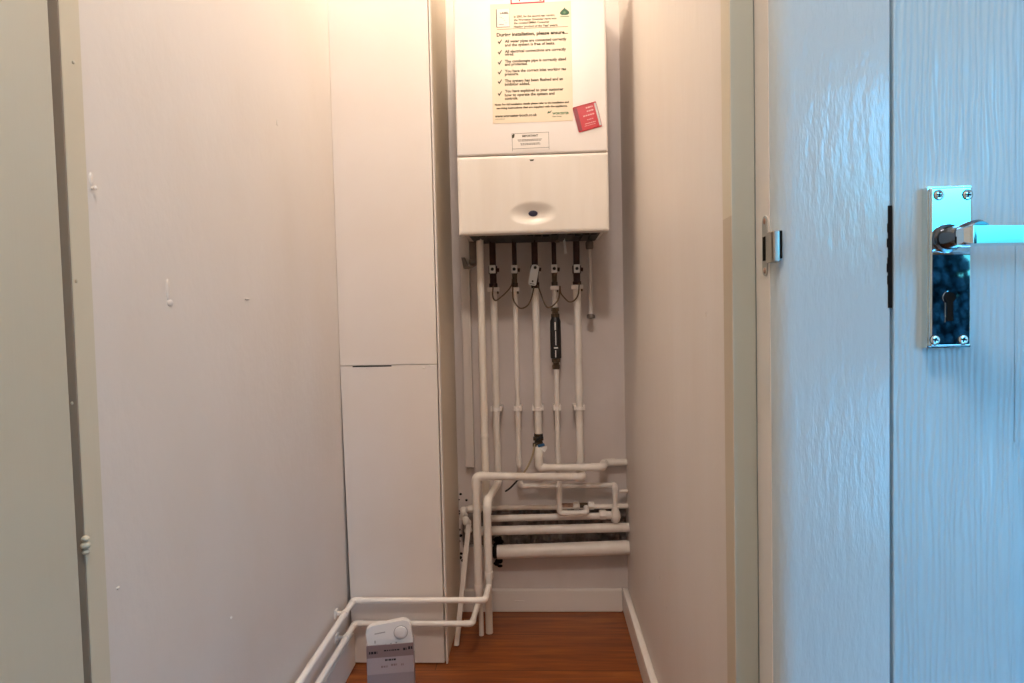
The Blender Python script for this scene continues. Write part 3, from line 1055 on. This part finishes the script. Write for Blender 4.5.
pipe('pipe_stub', [(X(619.5, 491.5, 1.96), 1.96, Z(620, 491.3, 1.96)), (XR - .001, 1.96, Z(625, 490.8, 1.96))], .0055, M['pipe'], 'tiny pipe stub poking from the side wall above the tee')
# tail to the floor beside the plastic pipe
xt = X(480.6, 600, 1.838)
pipe('floor_pipe', [(xt, 1.838, 0), (xt, 1.838, Z(480, 500, 1.838)), (xt - .006, 1.935, Z(480, 493, 1.838))], r15 * .95, M['pipe'], 'thin cream pipe dropping to the floor beside the plastic pipe')

# condensate pipe on the other side of the boiler
x9 = X(590.3, 290, 1.95)
b = B().cyl((x9, 1.95, Z(590, 315, 1.95)), (x9, 1.95, Z(590, 249, 1.95)), .0068)
cp = put('overflow_pipe', b, M['trunk'], label='short grey-cream pipe hanging from the boiler, beyond the last valve', cat='pipe')
put('grey_cup', B().lathe((x9, 1.95, Z(590, 249.5, 1.95)), UP, [(0, .009), (.004, .0115), (.020, .0125), (.026, .009)], 16), M['trap'], cp)
b = B().lathe((x9, 1.95, Z(590, 318.5, 1.95)), UP, [(0, .010), (.002, .0125), (.010, .0125), (.013, .008)], 16)
put('end_collar', b, M['trap'], cp)
b = B().cyl((x9, 1.948, Z(590, 317, 1.95)), (x9, YB, Z(590, 317, 1.95)), .006)
put('wall_spigot', b, M['trap'], cp)

# cable trunking with a bracket
xt0, xt1 = X(463.8, 380, 1.985), X(472.6, 380, 1.985)
trk = put('cable_trunking', B().box(xt0, xt1, 1.968, YB, Z(468, 467.5, 1.97), bz0 + .1, .002), M['trunk'], label='flat cream cable trunking down the back wall beside the boxing', cat='trunking')
put('trunking_lid', B().box(xt0 + .004, xt1 - .006, 1.9655, 1.970, Z(468, 467, 1.97), bz0 + .1, .001), M['trunk'], trk)
c = at(468.8, 263, 1.95)
b = B()
b.prism([(c.x - .022, c.z + .017), (c.x - .016, c.z - .016), (c.x + .004, c.z - .016), (c.x + .028, c.z - .004), (c.x + .028, c.z + .001), (c.x - .002, c.z - .009), (c.x - .012, c.z + .017)], 1.945, 1.9675)
put('pipe_bracket', b, M['trap'], label='dark grubby bracket below the boiler on the trunking', cat='bracket')

# valves under the boiler
names = {2: 'first', 3: 'second', 4: 'third', 5: 'fourth', 6: 'fifth'}
vlabel = {2: 'dark copper valve with white square cap beside the tall plastic pipe',
          3: 'slim dark copper valve with white square cap, second from the plastic pipe',
          4: 'dark copper valve with long pale oblong lever',
          5: 'slim dark copper valve with white square cap, above the black cylinder',
          6: 'dark copper valve with white square cap beside the overflow pipe'}
toppx = {2: 493.9, 3: 515.1, 4: 535.2, 5: 555.9, 6: 577.8}
for k in (2, 3, 4, 5, 6):
    x, r = xs[k], (.0098 if k in (2, 4, 6) else .0072)
    zsq = Z(toppx[k], 269.6 + (0 if k < 4 else -.6), YP)
    root = thing('isolation_valve', vlabel[k], 'valve', (x, YP, ZT), 'valves under the boiler')
    put('copper_tail', B().cyl((x, YP, zsq + .008), (x, YP, zu - .0005), r), M['copper'], root)
    b = B().lathe((x, YP, ZT - .002), UP, [(0, r * 1.05), (.004, r * 1.3), (.018, r * 1.3), (.020, r * 1.05), (zsq - ZT - .012, r * 1.1), (zsq - ZT - .010, r * 1.35), (zsq - ZT + .012, r * 1.35), (zsq - ZT + .014, r)], 18)
    b.cyl((x, YP, zsq), (x + r + .009, YP, zsq - .002), .006)
    put('valve_body', b, M['brass' if k in (3, 5) else 'copper'], root)
    if k != 4:
        cap = B().box(x - .0095, x + .0085, YP - .022, YP - .008, zsq - .012, zsq + .012, .0015)
        cp_ = put('square_cap', cap, M['valvewhite'], root, label='white square cap')
        put('spindle_slot', B().lathe((x - .0005, YP - .0222, zsq), (0, -1, 0), [(0, .0050), (.0006, .0048)], 12), M['black'], cp_)
    else:
        p0, p1 = at(535.2, 267.6, YP - .02), at(532.4, 282.6, YP - .02)
        d = (p1 - p0)
        ang = math.atan2(-d.x, -d.z)
        mt = Matrix.Translation((p0.x, YP - .02, p0.z)) @ Matrix.Rotation(ang, 4, 'Y')
        Lh = d.length
        hw = .0118
        P = []
        for q in range(11):
            t = math.pi * q / 10
            P.append((hw * math.cos(t), .002 + .007 * math.sin(t)))
        P += [(-hw * 1.02, -Lh - .004), (-hw * .8, -Lh - .008), (hw * .8, -Lh - .008), (hw * 1.02, -Lh - .004)]
        lv = put('lever', B().prism(P, -.003, .003, mt), M['lever'], root, label='pale oblong lever with two holes')
        q = B()
        q.lathe((mt @ Vector((.0, -.0033, 0))), (0, -1, 0), [(0, .0048), (.0006, .0045)], 14)
        q.lathe((mt @ Vector((.0, -.0033, -Lh + .004))), (0, -1, 0), [(0, .0028), (.0006, .0026)], 12)
        q.box(-.007, .007, -.0038, -.003, -Lh - .0048, -Lh - .0032, mtx=mt)
        put('lever_hole', q, M['black'], lv)

# earth clamps round the pipe tops
clabel = {2: 'cream earth clamp on the pipe beneath the first valve', 3: 'cream earth clamp on the thin pipe beneath the second valve',
          5: 'cream earth clamp above the black cylinder', 6: 'cream earth clamp on the pipe beneath the last valve'}
for k in (2, 3, 5, 6):
    x, r = xs[k], rad[k]
    zc_ = Z(toppx[k], 289.6 if k < 5 else (288 if k == 5 else 287), YP)
    w_ = .0175 if k in (2, 6) else .0125
    b = B()
    b.lathe((x, YP, zc_ - .006), UP, [(0, r * 1.2), (.001, r * 1.3), (.011, r * 1.3), (.012, r * 1.2)], 16)
    b.box(x - w_, x + w_, YP - .013, YP + .004, zc_ - .006, zc_ + .0065, .001)
    ec = put('earth_clamp', b, M['lowpipe'], base=(x, YP, zc_), label=clabel[k], cat='clamp', group='earth clamps below the valves')
    put('clamp_screw', B().cyl((x + w_ - .004, YP - .006, zc_ - .004), (x + w_ - .004, YP - .007, zc_ - .013), .0026, seg=10), M['brass'], ec)

# earth cable loops
loops = [([(493.2, 286), (492.8, 296), (495.4, 300.5), (500.7, 297.4), (507.7, 290.8), (511.7, 284.7), (512.4, 279)], 'brown earth cable looping between first and second valves'),
         ([(512.8, 287), (513.2, 298.7), (517.4, 306.2), (521.8, 308.4), (528, 305), (531.5, 297.8), (534, 287)], 'brown earth cable looping between second valve and oblong lever'),
         ([(537.5, 285), (539.5, 290), (543.4, 300.5), (546, 306), (549.2, 307.5), (554.9, 304), (558.8, 298), (559.9, 286)], 'brown earth cable looping between oblong lever and fourth valve'),
         ([(560, 286), (560.6, 292.6), (563.7, 297), (569, 301.8), (574.2, 300.5), (578.2, 294.3), (579.2, 283)], 'brown earth cable looping between fourth and fifth valves')]
for P, lab in loops:
    n = len(P)
    pts = [at(px, py, YP - .0165 - .010 * math.sin(math.pi * i / (n - 1))) for i, (px, py) in enumerate(P)]
    put('earth_cable', B().tube(smoothpts(pts, 6), .0022, 8), M['cable'], label=lab, cat='cable', group='earth cables below the valves')

# black cylinder (scale filter) on pipe 5
x = xs[5]
def zz(py):
    return Z(556.4, py, YP)
fl = thing('scale_filter', 'black cylinder filter with brass ends on the fourth pipe', 'filter', (x, YP, zz(369)))
put('filter_body', B().lathe((x, YP, zz(358.5)), UP, [(0, .012), (.002, .0162), (zz(321) - zz(358.5), .0162), (zz(318) - zz(358.5), .0125), (zz(316) - zz(358.5), .011)], 24), M['black'], fl)
b = B().lathe((x, YP, zz(318)), UP, [(0, .0115), (.003, .0125), (.013, .0125), (.014, .0095), (.020, .0095), (.021, .0120), (zz(307.5) - zz(318), .0115)], 8)
b.lathe((x, YP, zz(369)), UP, [(0, .0105), (.002, .0115), (.012, .0115), (.014, .009), (.020, .009), (.021, .0125), (zz(358) - zz(369), .0125)], 8)
put('brass_union', b, M['brass'], fl, label='tarnished brass ends')
b = B()
for z0, z1, xo, w_ in ((322, 330, .000, .0018), (331, 345, .001, .0010), (347, 348.2, .001, .006), (350, 357, .000, .0012)):
    y = YP - .0163
    b.box(x - .001 + xo - w_, x - .001 + xo + w_, y - .0005, y + .0012, zz(z1), zz(z0))
put('printed_marks', b, M['valvewhite'], fl, label='white print')

# pipe clips across the five pipes
plab = {2: 'cream pipe clip on the first valve\'s pipe, halfway down', 3: 'small cream pipe clip on the second valve\'s thin pipe, halfway down',
        4: 'cream pipe clip on the pipe below the oblong lever', 5: 'small cream pipe clip on the thin pipe below the black cylinder',
        6: 'cream pipe clip on the last valve\'s pipe, halfway down'}
for k in (2, 3, 4, 5, 6):
    x, r = xs[k], rad[k]
    z = Z(xs[k], 0, YP)
    z = at(toppx[k] + 2, 409.2 - .3 * (k - 2), YP).z
    w_ = r + (.0065 if k in (2, 4, 6) else .0045)
    b = B()
    b.lathe((x, YP, z - .006), UP, [(0, r * 1.15), (.001, r * 1.34), (.011, r * 1.34), (.012, r * 1.15)], 16)
    b.box(x - w_, x + w_, YP - .004, YB, z - .006, z + .005, .001)
    for s in (-1, 1):
        b.box(x + s * (w_ - .003) - .003, x + s * (w_ - .003) + .003, YP - .007, YP + .006, z - .006, z + .010, .001)
    put('pipe_clip', b, M['lowpipe'], base=(x, YP, z), label=plab[k], cat='clip', group='pipe clips across the back wall')
# clips on the low runs by the side wall
for (zr, lab, xo, dy) in ((zA, 'cream pipe clip on the upper low run by the boxing', 0, 0), (zB, 'cream pipe clip on the lower low run by the boxing', .001, .0)):
    yy = 1.578 + dy
    b = B()
    b.lathe((xw + xo, yy - .007, zr), (0, 1, 0), [(0, r15 * 1.15), (.001, r15 * 1.28), (.013, r15 * 1.28), (.014, r15 * 1.15)], 16)
    b.box(XL + (.0185 if zr < .1 else 0), xw + xo, yy - .005, yy + .005, zr - .005, zr + .004, .001)
    b.box(XL, XL + .006, yy - .009, yy + .009, zr - .011, zr + .011, .001)
    put('pipe_clip', b, M['lowpipe'], base=(xw, yy, zr), label=lab, cat='clip', group='pipe clips on the low runs')

# drain cock with blue label on pipe 4
zd = Z(539, 440, YP)
xd = xs[4]
dv = thing('earth_bond_clamp', 'grubby bonding clamp with blue label and white tag above the elbow', 'clamp', (xd, YP, zd - .03))
b = B().lathe((xd, YP - .002, zd - .020), UP, [(0, .012), (.004, .0135), (.012, .0135), (.015, .0122), (.030, .0122), (.033, .0135), (.040, .0130)], 16)
b.box(xd - .016, xd + .015, YP - .020, YP - .006, zd + .002, zd + .012, .001)
b.box(xd - .018, xd - .006, YP - .022, YP - .010, zd - .016, zd - .006, .001)
put('clamp_band', b, M['brass'], dv)
b = B().cyl((xd - .006, YP - .018, zd + .004), (xd + .010, YP - .026, zd + .016), .004, seg=10)
b.box(xd + .006, xd + .014, YP - .03, YP - .02, zd + .010, zd + .022, .001)
put('clamp_screw', b, M['dark'], dv)
p = at(541.2, 445.3, YP - .024)
mt = Matrix.Translation(p) @ Matrix.Rotation(math.radians(-14), 4, 'Y')
put('blue_label', B().box(-.0105, .0105, -.0008, .0008, -.0042, .0042, mtx=mt), M['blue'], dv, label='blue label')
p = at(543.6, 449, YP - .025)
put('white_tag', B().prism([(p.x - .009, p.z + .003), (p.x + .010, p.z + .009), (p.x + .011, p.z + .002), (p.x + .003, p.z - .010), (p.x - .002, p.z - .006)], p.y - .0008, p.y + .0008), M['valvewhite'], dv, label='folded white tag')
pts = [at(*q) for q in ((534.6, 444, YP - .02), (533.6, 451, YP - .024), (531.6, 458, YP - .026), (528, 466, YP - .03), (523.5, 473, YP - .03), (518.5, 479, YP - .03), (512.8, 485.5, YP - .02), (508.6, 489.3, YP - .015), (505.5, 491.3, YP - .01))]
sm = smoothpts(pts, 5)
cb = put('bonding_cable', B().tube(sm[:24], .0029, 8), M['cablepale'], label='pale bonding cable trailing from the blue-labelled clamp', cat='cable')
put('dark_end', B().tube(sm[23:], .0028, 8), M['black'], cb, label='black end of the cable')

# leaning offcut and rough bent pipe beside the boxing
p0, p1 = at(456.2, 642, 1.77), at(468.5, 524, 1.86)
p0.z = .004
ax = (p1 - p0)
L_ = ax.length
q = Vector((0, 0, 1)).rotation_difference(ax.normalized()).to_matrix().to_4x4()
mt = Matrix.Translation(p0) @ q
st = put('leaning_batten', B().box(-.006, .005, -.006, .006, 0, L_, .001, mtx=mt), M['trunk'], label='slim cream batten leaning beside the boxing, foot on the floor', cat='batten')
put('batten_edge', B().box(.0052, .0078, -.008, .006, .002, L_, .0006, mtx=mt), M['skirt'], st)
b = B()
pts = [at(*t) for t in ((468.5, 532, 1.90), (467.6, 524, 1.90), (464.5, 517, 1.91), (463.5, 511, 1.92), (469.5, 508.8, 1.935), (481, 508.8, 1.95))]
b.tube(smoothpts(pts, 5), [.0105 + .0022 * math.sin(i * 1.3) for i in range(26)], 12)
b.ball(at(466, 521, 1.885), .010, (1.1, .8, 1.5))
b.ball(at(463.5, 513, 1.90), .008, (1, .8, 1.3))
put('bent_pipe', b, M['pipe'], label='lumpy paint-smeared bent pipe beside the boxing above the batten', cat='pipe')
b = B()
for (px, py, rr) in ((460.5, 494.5, .0035), (459, 500, .002), (466.3, 500.5, .0035), (458.7, 511.5, .003), (459, 514, .0025), (459.5, 530, .003), (460.5, 536, .0045), (459.5, 541.5, .003), (461, 554, .004), (460, 558, .005), (462.5, 561, .004), (466, 546, .005)):
    p = at(px, py, YB - .004)
    b.ball((p.x, YB, p.z), 1, (rr * 1.2, .003, rr * 1.1))
struct('dark_chip', b, M['hole'], None, None, wb)
b = B()
for i in range(30):
    px, py = random.uniform(495, 500.5), random.uniform(538, 566)
    p = at(px, py, YB)
    b.ball((p.x, YB, p.z), 1, (random.uniform(.006, .012), .004, random.uniform(.004, .010)))
struct('broken_plaster', b, M['hole'], None, None, wb)

# ------------------------------------------------------------------ carton and thermostat on the floor
YT = 1.50
pL, pR = at(366.2, 646.5, YT), at(413.4, 642, YT + .018)
yaw = math.atan2(.018, pR.x - pL.x)
W = (Vector((pR.x, YT + .018)) - Vector((pL.x, YT))).length
ZC = (pL.z + pR.z) / 2
mt = Matrix.Translation((pL.x, YT, 0)) @ Matrix.Rotation(yaw, 4, 'Z')
D = .040
b = B()
t = .0015
b.box(0, W, 0, t, 0, ZC, mtx=mt)
b.box(0, W, D - t, D, 0, ZC - .004, mtx=mt)
b.box(0, t, 0, D, 0, ZC - .001, mtx=mt)
b.box(W - t, W, 0, D, 0, ZC - .001, mtx=mt)
b.box(t, W - t, t, D - t, 0, .099, mtx=mt)
ct = thing('carton', 'grey printed carton standing on the floor before the boxing', 'box', (pL.x, YT, 0))
put('carton_body', b, M['carton'], ct)
put('top_band', B().box(.0004, W - .0004, -.0005, .001, ZC - .031, ZC - .0005, mtx=mt), M['cartonband'], ct)
put('low_band', B().box(.0004, W - .0004, -.0005, .001, .004, ZC - .072, mtx=mt), M['cartonlow'], ct)
b = B()
def dash(b, x0, x1, z, t, y=-.0009, gap=.0014, lmin=.002, lmax=.006):
    x = x0
    while x < x1 - .0005:
        l = random.uniform(lmin, lmax)
        b.box(x, min(x + l, x1), y, y + .0006, z - t, z + t, mtx=mt)
        x += l + gap
dash(b, .006, .026, ZC - .018, .0030)
dash(b, .042, .080, ZC - .0145, .0016)
dash(b, .088, .096, ZC - .014, .0030)
dash(b, .100, .110, ZC - .012, .0036)
dash(b, .044, .070, ZC - .038, .0022)
put('carton_print', b, M['black'], ct)
b = B()
for (x0, x1, zq) in ((.034, .050, .054), (.058, .072, .051), (.082, .088, .052)):
    dash(b, x0, x1, ZC - zq, .0024)
put('faint_print', b, M['cartonband'], ct)

th = thing('thermostat', 'white room thermostat with a round dial poking out of the grey carton', 'thermostat', (pL.x, YT, .08))
tw, thh = W - .004, .084
tm = Matrix.Translation((pL.x, YT, 0)) @ Matrix.Rotation(yaw, 4, 'Z') @ Matrix.Translation((W / 2 + .005, .010, .108)) @ Matrix.Rotation(math.radians(-7.5), 4, 'Y')
P = []
rc_ = .016
hh0, hh1 = 0, thh
for (cx_, cz_, a0) in ((tw / 2 - rc_, hh1 - rc_, 0), (-tw / 2 + rc_, hh1 - rc_, 90), (-tw / 2 + .004, .004, 180), (tw / 2 - .004, .004, 270)):
    r_ = rc_ if a0 < 180 else .004
    for k in range(8):
        a_ = math.radians(a0 + 90 * k / 7)
        P.append((cx_ + r_ * math.cos(a_), cz_ + r_ * math.sin(a_)))
b = B().prism(P, 0, .016)
es = [e for e in b.bm.edges if abs(e.verts[0].co.y - e.verts[1].co.y) < 1e-6]
bmesh.ops.bevel(b.bm, geom=es, offset=.003, segments=3, profile=0.5, affect='EDGES')
for v in b.bm.verts:
    v.co = tm @ v.co
put('thermostat_body', b, M['thermo'], th)
dcx, dcz = tw / 2 - .026, thh - .029
def ringbm(r0, r1, y, c0, c1):
    q = B()
    for k in range(36):
        a0, a1 = 2 * math.pi * k / 36, 2 * math.pi * (k + 1) / 36
        vs = [q.bm.verts.new(tm @ Vector((c0 + rr * math.cos(aa), y, c1 + rr * math.sin(aa)))) for rr, aa in ((r0, a0), (r0, a1), (r1, a1), (r1, a0))]
        q.bm.faces.new(vs)
    return q
dl = B().lathe((dcx, 0.0005, dcz), (0, -1, 0), [(0, .0155), (.004, .0150), (.005, .0135), (.0055, .004)], 30)
for v in dl.bm.verts:
    v.co = tm @ v.co
dial = put('dial', dl, M['thermo'], th)
put('dial_ring', ringbm(.0156, .0172, -.0004, dcx, dcz), M['thermogrey'], th)
b = B()
b.box(-.034, -.008, -.0005, .0005, thh - .0215, thh - .0190, mtx=tm)
b.ball(tm @ Vector((-.036, 0, thh - .040)), .001, (2.0, .5, 4.4))
for k in range(3):
    b.box(-.014 + .013 * k, -.010 + .013 * k, -.0005, .0005, thh - .0535, thh - .0500, mtx=tm)
put('thermostat_marks', b, M['thermogrey'], th)

# ------------------------------------------------------------------ garden outside the hall opening
struct('ground', B().box(-6, 12, -14, HY - .1, -.06, -.02), M['paving'], 'pale paving outside', 'ground')
b = B()
for i in range(1500):
    x = random.uniform(3.9, 7.2)
    h = 1.72 - .58 * min(1, max(0, (x - 5.05) / .6)) + .07 * math.sin(x * 9) + .05 * math.sin(x * 23)
    rr = random.uniform(.04, .11)
    z = random.uniform(0.05, h - rr * .8)
    if random.random() < .35:
        z = h - rr * random.uniform(.7, 1.3)
    res = bmesh.ops.create_icosphere(b.bm, subdivisions=1, radius=rr)
    o_ = Vector((x, -7.2 + random.uniform(-.3, .3), z))
    for v in res['verts']:
        v.co = v.co * random.uniform(.85, 1.15) + o_
b.box(.8, 9.1, -7.5, -7.2, -.03, 1.05)
b.box(2.0, 5.0, -7.5, -7.2, 1.0, 1.55)
hg = put('hedge', b, M['hedge'], base=(6, -7.2, 0), label='dark hedge outside in the garden', cat='hedge', kind='stuff')

# ------------------------------------------------------------------ light
w = bpy.data.worlds.new('sky')
S.world = w
w.use_nodes = True
nt = w.node_tree
bg = nt.nodes['Background']
tc = nt.nodes.new('ShaderNodeTexCoord')
sp_ = nt.nodes.new('ShaderNodeSeparateXYZ')
rp = nt.nodes.new('ShaderNodeValToRGB')
e = rp.color_ramp.elements
e[0].position, e[0].color = 0.49, (0.10, 0.30, 0.55, 1)
e[1].position, e[1].color = 1.0, (1.2, 7.0, 14.5, 1)
k = e.new(0.50); k.color = (0.16, 0.85, 0.95, 1)
k = e.new(0.54); k.color = (0.13, 0.85, 1.0, 1)
k = e.new(0.57); k.color = (0.4, 4.8, 7.5, 1)
k = e.new(0.62); k.color = (1.4, 8.5, 15.5, 1)
ma = nt.nodes.new('ShaderNodeMath')
ma.operation = 'MULTIPLY_ADD'
ma.inputs[1].default_value = .5
ma.inputs[2].default_value = .5
cl = nt.nodes.new('ShaderNodeTexNoise')
cl.inputs['Scale'].default_value = 5.5
cl.inputs['Detail'].default_value = 4
cr = nt.nodes.new('ShaderNodeValToRGB')
cr.color_ramp.elements[0].position = .5
cr.color_ramp.elements[1].position = .68
cr.color_ramp.elements[0].color = (0, 0, 0, 1)
cr.color_ramp.elements[1].color = (1, 1, 1, 1)
mx = nt.nodes.new('ShaderNodeMix')
mx.data_type = 'RGBA'
mx.blend_type = 'ADD'
mx.inputs[7].default_value = (0.75, 0.30, 0.20, 1)
L = nt.links.new
L(tc.outputs['Generated'], sp_.inputs[0])
L(sp_.outputs['Z'], ma.inputs[0])
L(ma.outputs[0], rp.inputs['Fac'])
L(tc.outputs['Generated'], cl.inputs['Vector'])
L(cl.outputs['Fac'], cr.inputs['Fac'])
L(cr.outputs['Color'], mx.inputs[0])
L(rp.outputs['Color'], mx.inputs[6])
L(mx.outputs[2], bg.inputs['Color'])
bg.inputs['Strength'].default_value = 1.0


def lamp(name, kind, loc, energy, col, size=.1, rot=None, spread=None):
    ld = bpy.data.lights.new(name, kind)
    ld.energy = energy
    ld.color = col
    if kind == 'AREA':
        ld.shape = 'RECTANGLE' if isinstance(size, tuple) else 'SQUARE'
        if isinstance(size, tuple):
            ld.size, ld.size_y = size
        else:
            ld.size = size
    else:
        ld.shadow_soft_size = size
    o = bpy.data.objects.new(name, ld)
    COL.objects.link(o)
    o.location = loc
    if rot:
        o.rotation_euler = rot
    return o


lamp('cupboard_bulb', 'POINT', (-0.13, 1.47, 2.22), 13.5, (1.0, 0.86, 0.68), .05)
lamp('hall_fill_light', 'POINT', (0.0, 0.05, 2.27), 37, (1.0, 0.89, 0.82), .09)  # added unseen fill, brightens the cupboard and frame from the front
# daylight enters the hall through the opening: sampling aid at the opening
pt = lamp('opening_portal', 'AREA', ((WX0 + WX1) / 2, HY - .09, (WZ0 + WZ1) / 2), 1, (1, 1, 1), (WX1 - WX0, WZ1 - WZ0), (math.radians(90), 0, math.radians(0)))
pt.data.cycles.is_portal = True
pt.rotation_euler = (math.radians(-90), 0, math.radians(180))

S.view_settings.view_transform = 'Standard'
S.view_settings.look = 'None'
S.view_settings.gamma = 1
S.view_settings.use_curve_mapping = False
S.view_settings.exposure = 0.2
S.cycles.use_denoising = True
S.cycles.max_bounces = 10
S.cycles.diffuse_bounces = 6
S.cycles.glossy_bounces = 5
S.cycles.sample_clamp_indirect = 6
